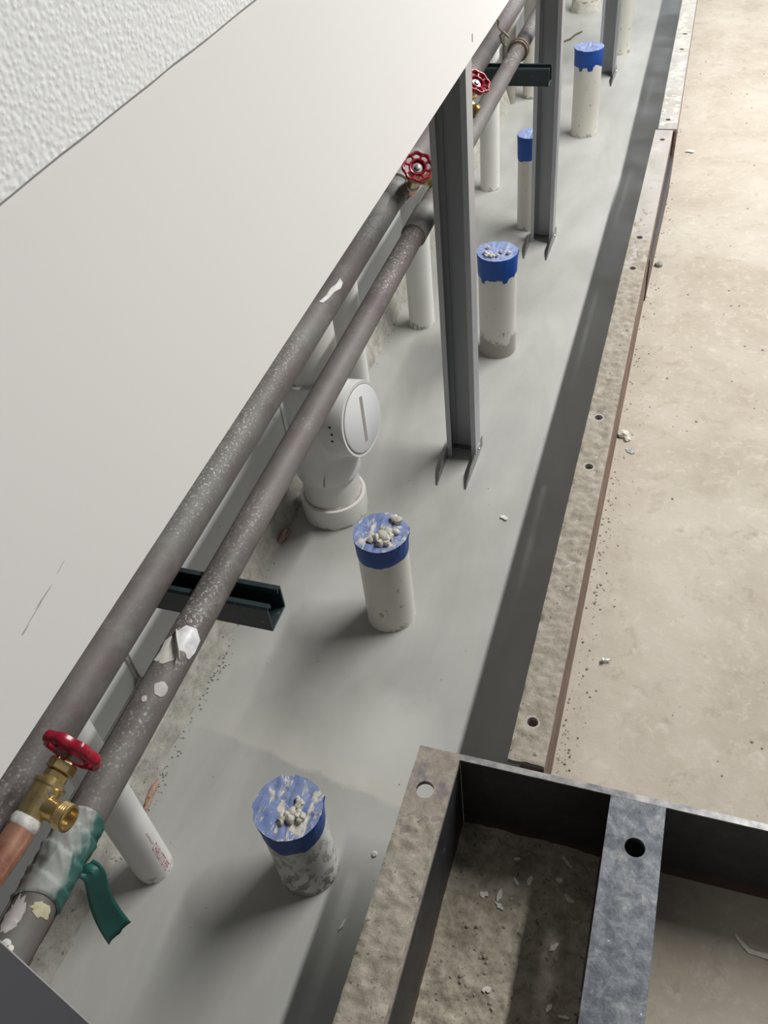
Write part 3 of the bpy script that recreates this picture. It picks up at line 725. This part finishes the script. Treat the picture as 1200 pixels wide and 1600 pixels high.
for i in range(nn+1):
    f = i/nn
    c = Vector((0.016+0.024*math.sin(f*1.5)+0.003*math.sin(f*7), 0.236-0.020*f+0.004*math.sin(f*5), -0.016+0.012*f-0.104*f*f*0.9))
    wd = 0.0125*(1-0.15*math.sin(f*4)); tw_a = 0.5+0.35*math.sin(f*3.2)
    for k in range(7):
        s = k/6-0.5
        vs.append(c+Vector((math.sin(tw_a)*s*2*wd, math.cos(tw_a)*s*2*wd, 0.0016*math.sin(k*2.1+f*5)+ (0.004*s if i == nn else 0))))
m.add(vs, [(i*7+k,i*7+k+1,i*7+8+k,i*7+7+k) for i in range(nn) for k in range(6)])
tl = m.build('tape_tail', 'teal_tape', p2, smooth=True)
so = tl.modifiers.new('solid', 'SOLIDIFY'); so.thickness = 0.0006

# ------------------------------------------------------------------ strut brackets under the mains
def strut(x1, y0, label):
    t = thing('strut_bracket', (-0.709, y0+0.0193, 0.4735), label, 'bracket', 'dark green channel brackets carrying the pipes')
    Ln = x1+0.709; h = 0.5135-0.4735; a = 0.0193; th = 0.0026
    bevel(MB().box(0, Ln, -a, a, 0, th).build('channel_base', 'strut_green', t), 0.0006, 1)
    for sg in (-1, 1):
        prof = [(sg*a,th),(sg*a,h-0.0025),(sg*(a-0.0025),h),(sg*(a-0.0085),h),(sg*(a-0.0092),h-0.007),(sg*(a-0.0072),h-0.007),(sg*(a-0.0066),h-th),(sg*(a-th),h-th),(sg*(a-th),th)]
        MB().prism(prof, 0, Ln, 'x').build('channel_side', 'strut_green', t)
    return t
strut(-0.3834, 0.5405, 'dark green channel bracket nearest, below the torn white label')
strut(-0.358, 2.215, 'dark green channel bracket farther off, crossing in front of a stud')

# ------------------------------------------------------------------ hose valves
def make_valve(loc, za, xa, tail, label):
    t = thing('hose_valve', loc, label, 'valve', 'red-wheeled brass hose valves on the copper mains')
    z = Vector(za).normalized(); x = Vector(xa); x = (x-z*x.dot(z)).normalized(); y = z.cross(x)
    R = Matrix((x, y, z)).transposed().to_4x4()
    S = R @ Matrix.Scale(0.80, 4)
    B = lambda m, n, mat, par=t, sm=True, an=35: m.build(n, mat, par, smooth=sm, angle=an, xf=S)
    m = MB().lathe([(0.0135,-0.032),(0.0150,-0.030),(0.0155,-0.020),(0.0172,-0.010),(0.0172,0.008),(0.0190,0.010),(0.0190,0.0135),(0.0160,0.0150),(0.0125,0.020)], n=32)
    bd = B(m, 'valve_body', 'brass')
    B(MB().lathe([(0.0125,0.018),(0.0138,0.0185),(0.0138,0.0255),(0.0118,0.0265),(0.0105,0.029)], n=8), 'bonnet', 'brass', bd, False)
    B(MB().lathe([(0.0150,0.028),(0.0162,0.0292),(0.0162,0.0385),(0.0145,0.041)], n=6), 'packing_nut', 'brass', bd, False)
    B(MB().lathe([(0.0030,0.036),(0.0030,0.056)], n=16), 'stem', 'brass', bd)
    # outlet, flared and threaded
    op = Vector((0.007,0,-0.010)); od = Vector((1.0,0,-0.04)).normalized()
    pr = [(0.0125,0.004),(0.0115,0.014),(0.0125,0.019),(0.0150,0.024)]
    for i in range(4): pr += [(0.0156,0.0246+i*0.0026),(0.0143,0.0258+i*0.0026)]
    pr += [(0.0152,0.0355),(0.0122,0.0362),(0.0115,0.028)]
    B(MB().lathe(pr, op, od, 32, True, True), 'outlet', 'brass')
    # dusty solder collar and copper tail
    m = MB().lathe([(0.0150,-0.040),(0.0168,-0.037),(0.0172,-0.031),(0.0160,-0.026)], n=28, rfun=lambda a, h: 1+0.07*noise.noise(Vector((math.cos(a)*2,math.sin(a)*2,h*90))))
    B(m, 'solder_collar', 'solder_dust')
    Ri = R.to_3x3()
    path = [Ri @ Vector((0,0,-0.028)), Ri @ Vector((0,0,-0.050))]+[Vector(p)-Vector(loc) for p in tail]
    rr = [0.0128, 0.0128]+[0.0112]*len(tail)
    MB().tube(path, rr, 24).build('copper_tail', 'bright_copper', t, smooth=True, angle=60)
    # hand wheel
    hz = 0.054; RW = 0.0350; N = 8
    sc_ = lambda a, h: 1+0.05*math.cos(N*a)
    rim = [(RW-0.0062,-0.0035),(RW-0.0045,-0.0062),(RW-0.0015,-0.0056),(RW,-0.002),(RW,0.003),(RW-0.0018,0.0066),(RW-0.0048,0.0066),(RW-0.0064,0.0040),(RW-0.0062,-0.0035)]
    hw = B(MB().lathe(rim, (0,0,hz), n=96, cap0=False, cap1=False, rfun=sc_), 'hand_wheel', 'red_enamel', an=60)
    inn = [(0.0150,-0.006),(0.0185,-0.0065),(0.0200,-0.003),(0.0200,0.002),(0.0180,0.004),(0.0155,0.003),(0.0150,-0.006)]
    B(MB().lathe(inn, (0,0,hz), n=64, cap0=False, cap1=False), 'inner_ring', 'red_enamel', hw, an=60)
    for i in range(N):
        a = 2*PI*(i+0.5)/N; c, s = math.cos(a), math.sin(a)
        B(MB().tube([(c*0.017,s*0.017,hz-0.001), (c*0.024,s*0.024,hz), (c*0.030,s*0.030,hz+0.001)], [0.0036,0.0030,0.0036], 10), 'spoke', 'red_enamel', hw)
    B(MB().lathe([(0.0175,-0.0062),(0.0175,-0.004),(0.012,-0.0035),(0.006,-0.0035)], (0,0,hz), n=32), 'hub_dish', 'red_enamel', hw)
    B(MB().lathe([(0.0110,-0.004),(0.0110,-0.002),(0.0062,-0.0018),(0.0062,0.0022),(0.0035,0.0030)], (0,0,hz), n=24), 'hub_nut', 'track_steel', hw)
    return t, S
v1, RV = make_valve((-0.4558, 0.2471, 0.594), (0.10,0.99,0.10), (0.97,0.0,-0.03), [(-0.467,0.150,0.584),(-0.474,0.09,0.577),(-0.495,0.055,0.562),(-0.520,0.04,0.545)],
               'brass hose valve with red wheel nearest, over the teal tape wrap')
v2, _ = make_valve((-0.482, 1.503, 0.569), (0.35,-0.55,0.72), (0.7,0.45,-0.2), [(-0.510,1.545,0.545),(-0.522,1.56,0.54)],
               'hose valve whose red wheel faces the viewer beside the nearer stud')
v3, _ = make_valve((-0.463, 1.837, 0.587), (0.55,-0.25,0.80), (0.75,-0.1,-0.50), [(-0.505,1.855,0.552),(-0.520,1.86,0.54)],
               'hose valve peeking out right of the nearer stud, brass outlet showing')
def text_mesh(txt, size):
    cu = bpy.data.curves.new('t', 'FONT'); cu.body = txt; cu.size = size; cu.align_x = 'LEFT'; cu.align_y = 'CENTER'
    cu.resolution_u = 3
    o = bpy.data.objects.new('t', cu); C.objects.link(o)
    bpy.context.view_layer.update()
    me = bpy.data.meshes.new_from_object(o.evaluated_get(bpy.context.evaluated_depsgraph_get()))
    bpy.data.objects.remove(o); bpy.data.curves.remove(cu)
    bm = bmesh.new(); bm.from_mesh(me)
    bmesh.ops.triangulate(bm, faces=bm.faces)
    bmesh.ops.subdivide_edges(bm, edges=[e for e in bm.edges if e.calc_length() > size*0.25], cuts=2)
    vs = [v.co.copy() for v in bm.verts]; fs = [tuple(v.index for v in f.verts) for f in bm.faces]
    bm.free(); bpy.data.meshes.remove(me)
    return vs, fs
# "3/4" cast on the body of the nearest valve
vs, fs = text_mesh('3/4', 0.016)
m = MB()
for p in vs:
    a = math.radians(38)+p.y/0.0172          # around
    m.v.append((math.cos(a)*0.01745, -math.sin(a)*0.01745, -0.014+p.x))
m.f = list(fs)
m.build('cast_mark', 'dark_wire', v1, xf=RV)

# ------------------------------------------------------------------ vertical waste pipes by the back wall
def riser(name, x, y, r, h, mat, label, lean=(0,0)):
    o = MB().tube([(lean[0]*i/8, lean[1]*i/8, -0.01+h*i/8) for i in range(9)], r, 40).build(name, mat, None, smooth=True)
    o.location = (x, y, 0)
    return tag(o, label, 'pipe', 'white waste pipes rising from the screed')
pc = riser('waste_pipe', -0.617, 0.405, 0.0285, 1.5, 'pvc_white', 'white plastic pipe with red lettering, nearest the viewer')
for txt, size, z0, mat in (('CHARLOTTE PIPE', 0.0108, 0.088, 'red_print'), ('-=-==-=--=', 0.0046, 0.127, 'red_print'), ('=-', 0.0046, 0.007, 'red_print')):
    vs, fs = text_mesh(txt, size); m = MB()
    wtx = max(p.x for p in vs)
    sc = {'CHARLOTTE PIPE': 0.074, '-=-==-=--=': 0.034, '=-': 0.006}[txt]/wtx
    for p in vs:
        a = math.radians(-4)+p.y*1.6/0.0285
        m.v.append((math.cos(a)*0.02865, math.sin(a)*0.02865, z0-p.x*sc))
    m.f = list(fs)
    m.build('lettering', mat, pc)
riser('waste_pipe', -0.627, 1.44, 0.0300, 1.5, 'pvc_white', 'white plastic pipe just behind the round cleanout fitting')
riser('waste_pipe', -0.611, 1.885, 0.0325, 1.5, 'pvc_white', 'white plastic pipe left of the nearer stud')
riser('waste_pipe', -0.605, 2.665, 0.0300, 1.5, 'pvc_white', 'white plastic pipe seen between the two nearer studs')
riser('waste_pipe', -0.686, 3.36, 0.0215, 1.5, 'pvc_filthy', 'grimy grey pipe behind the rusty clamp')
riser('waste_pipe', -0.615, 3.42, 0.0330, 1.5, 'pvc_cream', 'cream plastic pipe showing left of the second stud')
riser('waste_pipe', -0.350, 3.895, 0.0400, 0.62, 'pvc_cream', 'pale pipe half hidden behind the farthest stud')
fs_ = thing('waste_pipe', (-0.562, 4.43, 0), 'cream pipe with a crusty mortar collar farthest off at the top edge', 'pipe')
MB().lathe([(0.036,-0.01),(0.036,0.42)], n=36).build('pipe_run', 'pvc_cream', fs_, smooth=True)
MB().lathe([(0.066,-0.004),(0.064,0.012),(0.060,0.045),(0.050,0.062),(0.037,0.066)], n=48, rfun=lambda a,h: 1+0.09*noise.noise(Vector((math.cos(a)*2.5,math.sin(a)*2.5,h*40)))).build('mortar_collar', 'mortar_pale', fs_, smooth=True)
MB().lathe([(0.058,0.040),(0.060,0.046),(0.055,0.052)], n=48, rfun=lambda a,h: 1+0.06*noise.noise(Vector((math.cos(a)*4,math.sin(a)*4,h*40)))).build('dark_joint', 'dirt', fs_, smooth=True)

# ------------------------------------------------------------------ cleanout tee
ct = thing('cleanout_tee', (-0.603, 1.190, 0), 'big white cleanout fitting with a slotted round plug facing sideways', 'fitting')
MB().lathe([(0.0655,-0.01),(0.0670,0.0),(0.0675,0.046),(0.0665,0.050),(0.0610,0.051)], n=56).build('base_hub', 'pvc_white', ct, smooth=True)
MB().lathe([(0.0600,0.0495),(0.0612,0.0505),(0.0600,0.0530),(0.0580,0.0534)], n=56).build('primer_line', 'purple_primer', ct, smooth=True)
MB().lathe([(0.0575,0.045),(0.0575,0.130)], n=56).build('lower_pipe', 'pvc_white', ct, smooth=True)
body = MB().lathe([(0.0580,0.112),(0.0640,0.115),(0.0655,0.120),(0.0655,0.150),(0.0630,0.160),(0.0620,0.200),(0.0620,0.305),(0.0650,0.312),(0.0655,0.350),(0.0640,0.354),(0.0575,0.355)], n=56)
bd = body.build('tee_body', 'fitting_white', ct, smooth=True)
nrm = Vector((0.975,-0.14,0.16)).normalized()
cc = Vector((0.086,-0.014,0.262))
# swept branch from the lower body into the side opening
a0 = Vector((0,0,0.135)); path = []
for i in range(13):
    f = i/12
    p0 = a0; p1_ = Vector((0,0,0.235)); p2_ = cc-nrm*0.045
    path.append(p0*(1-f)**2+p1_*2*f*(1-f)+p2_*f*f)
MB().tube(path, 0.0600, 44).build('branch_sweep', 'fitting_white', ct, smooth=True)
MB().tube([Vector((-0.01,0,0.262)), cc-nrm*0.03], 0.0620, 44).build('branch_arm', 'fitting_white', ct, smooth=True)
bh = MB().lathe([(0.0630,-0.048),(0.0690,-0.046),(0.0715,-0.042),(0.0715,0.004),(0.0700,0.007),(0.0645,0.007),(0.0640,-0.002)], cc, nrm, 64).build('branch_hub', 'fitting_white', ct, smooth=True)
pl = MB().lathe([(0.0635,-0.004),(0.0635,0.0085),(0.0610,0.0105)], cc, nrm, 64).build('cleanout_plug', 'plug_white', ct, smooth=True)
MB().lathe([(0.0634,0.0062),(0.0640,0.0068),(0.0648,0.0075),(0.0636,0.0082)], cc, nrm, 64, False, False).build('dirt_ring', 'mortar_tan', pl, smooth=True)
u, v, d = frame(nrm)
sa = math.radians(14)
du = (v*math.cos(sa)+u*math.sin(sa)); dw = du.cross(d)
def orient(c, A, B_, D, a, b, dd):
    m = MB(); vs = []
    for z in (0, dd):
        for x, y in ((-a,-b),(a,-b),(a,b),(-a,b)): vs.append(c+A*x+B_*y+D*z)
    m.add(vs, [(3,2,1,0),(4,5,6,7),(0,1,5,4),(1,2,6,5),(2,3,7,6),(3,0,4,7)]); return m
orient(cc+nrm*0.0098, du, dw, d, 0.044, 0.0045, 0.0012).build('slot', 'slot_dirt', pl)
for i, dz_ in enumerate((0.030,0.016,0.002)):
    # three dots on the side of the hub that faces the viewer
    side = (Vector((0,-1,0))-nrm*Vector((0,-1,0)).dot(nrm)).normalized(); upv = nrm.cross(side)
    an = math.atan2(dz_*1.0, 0.068)
    e = side*math.cos(an)+Vector((0,0,1))*math.sin(an); e = (e-nrm*e.dot(nrm)).normalized()
    MB().lathe([(0.0024,0),(0.0024,0.0008)], cc-nrm*(0.018-0.003*(i % 2))+e*0.0712, e, 10).build('vent_dot', 'dark_dot', bh)
e = Vector((0.15,-0.99,0)).normalized()
MB().lathe([(0.0065,0.0),(0.0065,0.0012),(0.0048,0.0012),(0.0048,0.0002)], Vector((0,0,0.325))+e*0.0648, e, 20).build('mould_mark', 'fitting_white', bd, smooth=True)
MB().prism([(0.012,0.118),(0.016,0.120),(0.020,0.150),(0.016,0.138)], -0.0640, -0.0625, 'y').build('primer_drip', 'slot_dirt', bd)
MB().lathe([(0.0560,0.35),(0.0560,1.5)], (-0.0035,0,0), n=56).build('upper_pipe', 'pvc_white', ct, smooth=True)

# ------------------------------------------------------------------ taped stubs
def stub(x, y, r, h, th, tmat, pmat, label, seed, crumbs=(), lean=(0,0), flare=0.003, jag=0.003, ears=()):
    t = thing('stub_pipe', (x, y, 0), label, 'pipe', 'white stub pipes capped with blue tape')
    MB().tube([(lean[0]*i/6, lean[1]*i/6, -0.008+(h-0.003+0.008)*i/6) for i in range(7)], r, 48).build('pipe_stub', pmat, t, smooth=True)
    n = 96; m = MB(); R = r+0.0014
    prof = []
    for i in range(6): prof.append(('s', i/5))
    for i in range(1, 4): prof.append(('e', i/3))
    for i in range(1, 13): prof.append(('t', i/13))
    for kind, f in prof:
        for k in range(n):
            a = 2*PI*k/n; ca, sa_ = math.cos(a), math.sin(a)
            cr = noise.noise(Vector((ca*2.2, sa_*2.2, seed)))
            cr2 = noise.noise(Vector((ca*6, sa_*6, seed+5)))
            step_ = 0.010 if cr > 0.22 else 0.0
            zb_ = h-th+min(0.0022,jag)*cr2*0.6-1.6*jag*min(1.0, max(0.0, (cr-0.05)*9))+jag*0.5*min(1.0, max(0.0, (-cr-0.2)*9))+0.003*ca
            fl = flare*(0.45+0.9*max(0, cr)+0.4*cr2)
            ear = sum(w_*max(0, 1-abs((a-ea+PI) % (2*PI)-PI)/0.16) for ea, w_ in ears)
            if kind == 's':
                z_ = zb_+(h-zb_)*f*0.94; rr = R+fl*f**3+0.0004*cr2*f+ear*f**2
                if f == 0: rr = r+0.0004
            elif kind == 'e':
                z_ = h-0.06*(h-zb_)*(1-f)+0.0015*f*cr2; rr = R+fl*(1-0.15*f)+ear*(1-0.2*f)
            else:
                q0 = R+fl*0.85+ear*0.8; rr = q0*(1-f)
                fold = 0.0016*noise.noise(Vector((ca*rr*45+seed*2, sa_*rr*120, seed)))+0.0022*noise.noise(Vector((ca*rr*150, sa_*rr*35, seed+2)))
                z_ = h+(0.0015*cr2)*(1-f)+fold*min(1, f*4)-0.0015*f
            m.v.append((ca*rr+lean[0]*z_/h, sa_*rr+lean[1]*z_/h, z_))
    nr = len(prof)
    for i in range(nr-1):
        for k in range(n): m.f.append((i*n+k, i*n+(k+1)%n, (i+1)*n+(k+1)%n, (i+1)*n+k))
    m.f.append(tuple(range((nr-1)*n, nr*n)))
    cap = m.build('tape_cap', tmat, t, smooth=True, angle=50)
    for i, (cx, cy, cr_) in enumerate(crumbs):
        MB().rock((cx, cy, h+cr_*0.45), cr_, seed*7+i, 0.85).build('mortar_crumb', 'mortar_pale', cap, smooth=True)
    return t
stub(-0.3875, 0.465, 0.0440, 0.186, 0.047, 'tape_crusted', 'pvc_smeared', 'blue-taped white stub nearest, mortar streaks and crumbs on top', 1.3,
     [(0.009,-0.005,0.0062),(0.013,0.003,0.0055),(0.004,-0.012,0.006),(0.010,-0.016,0.0065),(-0.001,-0.017,0.0055),(0.018,-0.009,0.005),(0.024,-0.008,0.0052),(0.022,-0.014,0.0045),(0.014,0.010,0.0052),(0.000,-0.023,0.004),(0.009,0.014,0.004),(0.016,-0.003,0.0045)],
     flare=0.0032, jag=0.0022, ears=((0.6,0.004),(3.3,0.003)))
stub(-0.4075, 0.948, 0.0440, 0.217, 0.042, 'tape_caked', 'pvc_cream', 'blue-taped white stub below the cleanout, thick mortar cake on its top', 2.7,
     [(0.006,-0.010,0.010),(0.014,-0.016,0.009),(-0.002,-0.016,0.008),(0.012,0.000,0.009),(0.020,-0.008,0.007),(0.022,0.030,0.008),(0.014,0.034,0.007),(0.004,0.004,0.007),(0.027,0.004,0.006),(-0.010,-0.022,0.006),(0.008,-0.026,0.007),(0.018,-0.024,0.006)],
     flare=0.0026, jag=0.0012, ears=((2.9,0.004),(0.5,0.0035)))
stub(-0.3945, 1.805, 0.0440, 0.264, 0.052, 'tape_light', 'pvc_muddy', 'blue-taped white stub right of the nearer stud, concrete splashed foot', 3.9,
     [(-0.018,-0.022,0.0060),(-0.010,-0.026,0.0055),(-0.024,-0.016,0.0055),(-0.014,-0.012,0.0045),(-0.003,-0.025,0.0045),(0.004,-0.022,0.0045),(-0.019,-0.028,0.005),(-0.008,-0.018,0.004),(0.010,-0.006,0.0050),(0.028,-0.008,0.0058),(-0.024,0.010,0.0045)],
     flare=0.002, jag=0.006, ears=((2.7,0.005),(0.35,0.003)))
stub(-0.4380, 2.430, 0.0330, 0.272, 0.064, 'tape_light', 'pvc_cream', 'slim blue-taped stub half hidden by the second stud', 5.1, flare=0.0016, jag=0.002)
stub(-0.3755, 3.103, 0.0440, 0.276, 0.050, 'tape_light', 'pvc_cream', 'blue-taped white stub between the second and the farthest stud', 6.4, flare=0.002, jag=0.0075, ears=((0.5,0.003),))

# ------------------------------------------------------------------ rusty clamp and wire on the lower main
RP = 0.0190
cl = thing('pipe_clamp', (-0.4455, 2.280, 0.5325), 'rusty ring clamp with twisted hanging wire on the lower pipe', 'clamp')
MB().lathe([(RP+0.0006,-0.008),(RP+0.0060,-0.008),(RP+0.0066,-0.004),(RP+0.0060,0.0),(RP+0.0006,0.0)], (0,0,0), (0,1,0), 36).build('ring', 'rusty_clamp', cl, smooth=True)
MB().lathe([(RP+0.0006,0.004),(RP+0.0068,0.004),(RP+0.0074,0.010),(RP+0.0060,0.014),(RP+0.0006,0.014)], (0,0,0), (0,1,0), 36).build('ring', 'rusty_clamp', cl, smooth=True)
MB().tube([(-0.030,0.0,0.010),(-0.040,0.0,0.020),(-0.044,0.0,0.034),(-0.036,0.0,0.042),(-0.022,0.0,0.030)], 0.0028, 10).build('clamp_ear', 'rusty_clamp', cl, smooth=True)
wp = []
for i in range(40):
    f = i/39
    wp.append((-0.040-0.050*f+0.002*math.sin(f*40), 0.0-0.02*f+0.002*math.cos(f*40), 0.040+0.09*f+0.26*f*f))
MB().tube(wp, 0.0022, 8).build('hanging_wire', 'rusty_clamp', cl, smooth=True)

# ------------------------------------------------------------------ small litter
random.seed(21)
def bit(name, x, y, r, mat, label, cat, flat=0.6, seed=1):
    o = MB().rock((0,0,r*flat*0.55), r, seed, flat).build(name, mat); o.location = (x, y, 0); return tag(o, label, cat)
bit('plaster_crumb', -0.060, 1.532, 0.0125, 'flake', 'broken white plaster crumb on the slab by the edging channel', 'crumb', 0.6, 3)
bit('plaster_crumb', -0.050, 1.520, 0.0075, 'flake', 'smaller plaster bit touching the broken crumb by the edging', 'crumb', 0.6, 4)
flake('metal_strip', -0.039, 1.483, 0.0, 0.024, 0.010, -0.45, 'zinc', 'small shiny metal strip lying on the slab below the plaster crumb', 'metal strip', curl=0.1, th=0.0016)
o = MB().lathe([(0.0042,0),(0.0048,0.0015),(0.0042,0.0032)], (-0.003,0,0.0048), (1,0.3,0), 6).lathe([(0.0022,0.0),(0.0022,0.011),(0.0004,0.014)], (-0.001,0.0006,0.0048), (1,0.3,0.02), 10).build('screw', 'zinc', smooth=True)
o.location = (-0.022, 0.929, 0); tag(o, 'short shiny screw lying on the slab near the black frame', 'screw')
flake('plaster_chip', -0.257, 1.232, 0.0008, 0.018, 0.011, -0.5, 'flake', 'white plaster chip lying on the grey screed', 'chip', th=0.002)
flake('plaster_chip', -0.018, 2.977, 0.0, 0.030, 0.020, 0.1, 'flake', 'flat white chip on the slab right of the channel joint', 'chip', th=0.004)
bit('mortar_lump', -0.050, 2.235+0.02, 0.011, 'mortar_grey', 'grey mortar lump at the foot of the edging joint', 'lump', 0.7, 8)
flake('wood_splinter', -0.312, 0.400, 0.0008, 0.018, 0.0032, 1.35, 'flake', 'thin pale splinter on the shaded screed beside the frame', 'splinter', th=0.0016)
bit('mortar_crumb', -0.299, 0.508, 0.0042, 'flake', 'tiny white crumb on the shaded screed beside the frame', 'crumb', 0.7, 5)
# torn strip of paper in the right compartment
m = MB(); vs = []; nn = 14
pth = [(0.205,0.528),(0.214,0.519),(0.222,0.512),(0.231,0.511),(0.243,0.511),(0.258,0.510),(0.275,0.507)]
for i, (x, y) in enumerate(pth):
    wd = (0.0022,0.0034,0.0030,0.0026,0.0034,0.0030,0.0020)[i]
    vs += [(x, y-wd, 0.001), (x, y+wd, 0.0022), (x, y+wd, 0.0030), (x, y-wd, 0.0018)]
fs = [(0,1,2,3)]+[(4*i+k,4*i+(k+1)%4,4*i+4+(k+1)%4,4*i+4+k) for i in range(6) for k in range(4)]+[(27,26,25,24)]
m.add(vs, fs)
tag(m.build('paper_strip', 'flake'), 'curved pale torn strip lying in the right compartment', 'strip')
m = MB().tube([(-0.595,4.00,0.003),(-0.580,4.02,0.004),(-0.568,4.03,0.006),(-0.556,4.09,0.004),(-0.535,4.13,0.003)], 0.0035, 8)
tag(m.build('twig', 'bark', smooth=True), 'thin bent twig on the screed behind the second stud', 'twig')
# grit along the edging foot and over the slab
q = MB()
for i in range(420):
    y = random.choice((random.gauss(1.22, 0.16), random.gauss(2.0, 0.4), random.gauss(0.7, 0.1), random.uniform(0.62, 3.6)))
    if y < 0.61: continue
    x = -0.068+abs(random.gauss(0, 0.018)); r = random.choice((0.0008, 0.0012, 0.0012, 0.0022))
    q.rock((x, y, r*0.3), r, i, 0.7, 1)
tag(q.build('edging_grit', 'dirt'), 'dark loose grit strewn along the foot of the edging', 'grit', kind='stuff')
q = MB()
for i in range(260):
    x = random.uniform(-0.05, 0.75); y = random.uniform(0.62, 4.2)
    r = random.choice((0.0007, 0.001, 0.0014, 0.002, 0.003))
    q.rock((x, y, r*0.25), r, i, 0.6, 1)
tag(q.build('slab_grit', 'mortar_tan'), 'scattered specks of grit over the dusty slab', 'grit', kind='stuff')
q = MB()
for i in range(130):
    x = random.uniform(-0.64, -0.14); y = random.uniform(0.3, 3.2); r = random.choice((0.0006, 0.0009, 0.0013))
    q.rock((x, y, r*0.4), r, i, 0.6, 1)
tag(q.build('screed_grit', 'dirt'), 'tiny specks of grit lying on the grey screed', 'grit', kind='stuff')
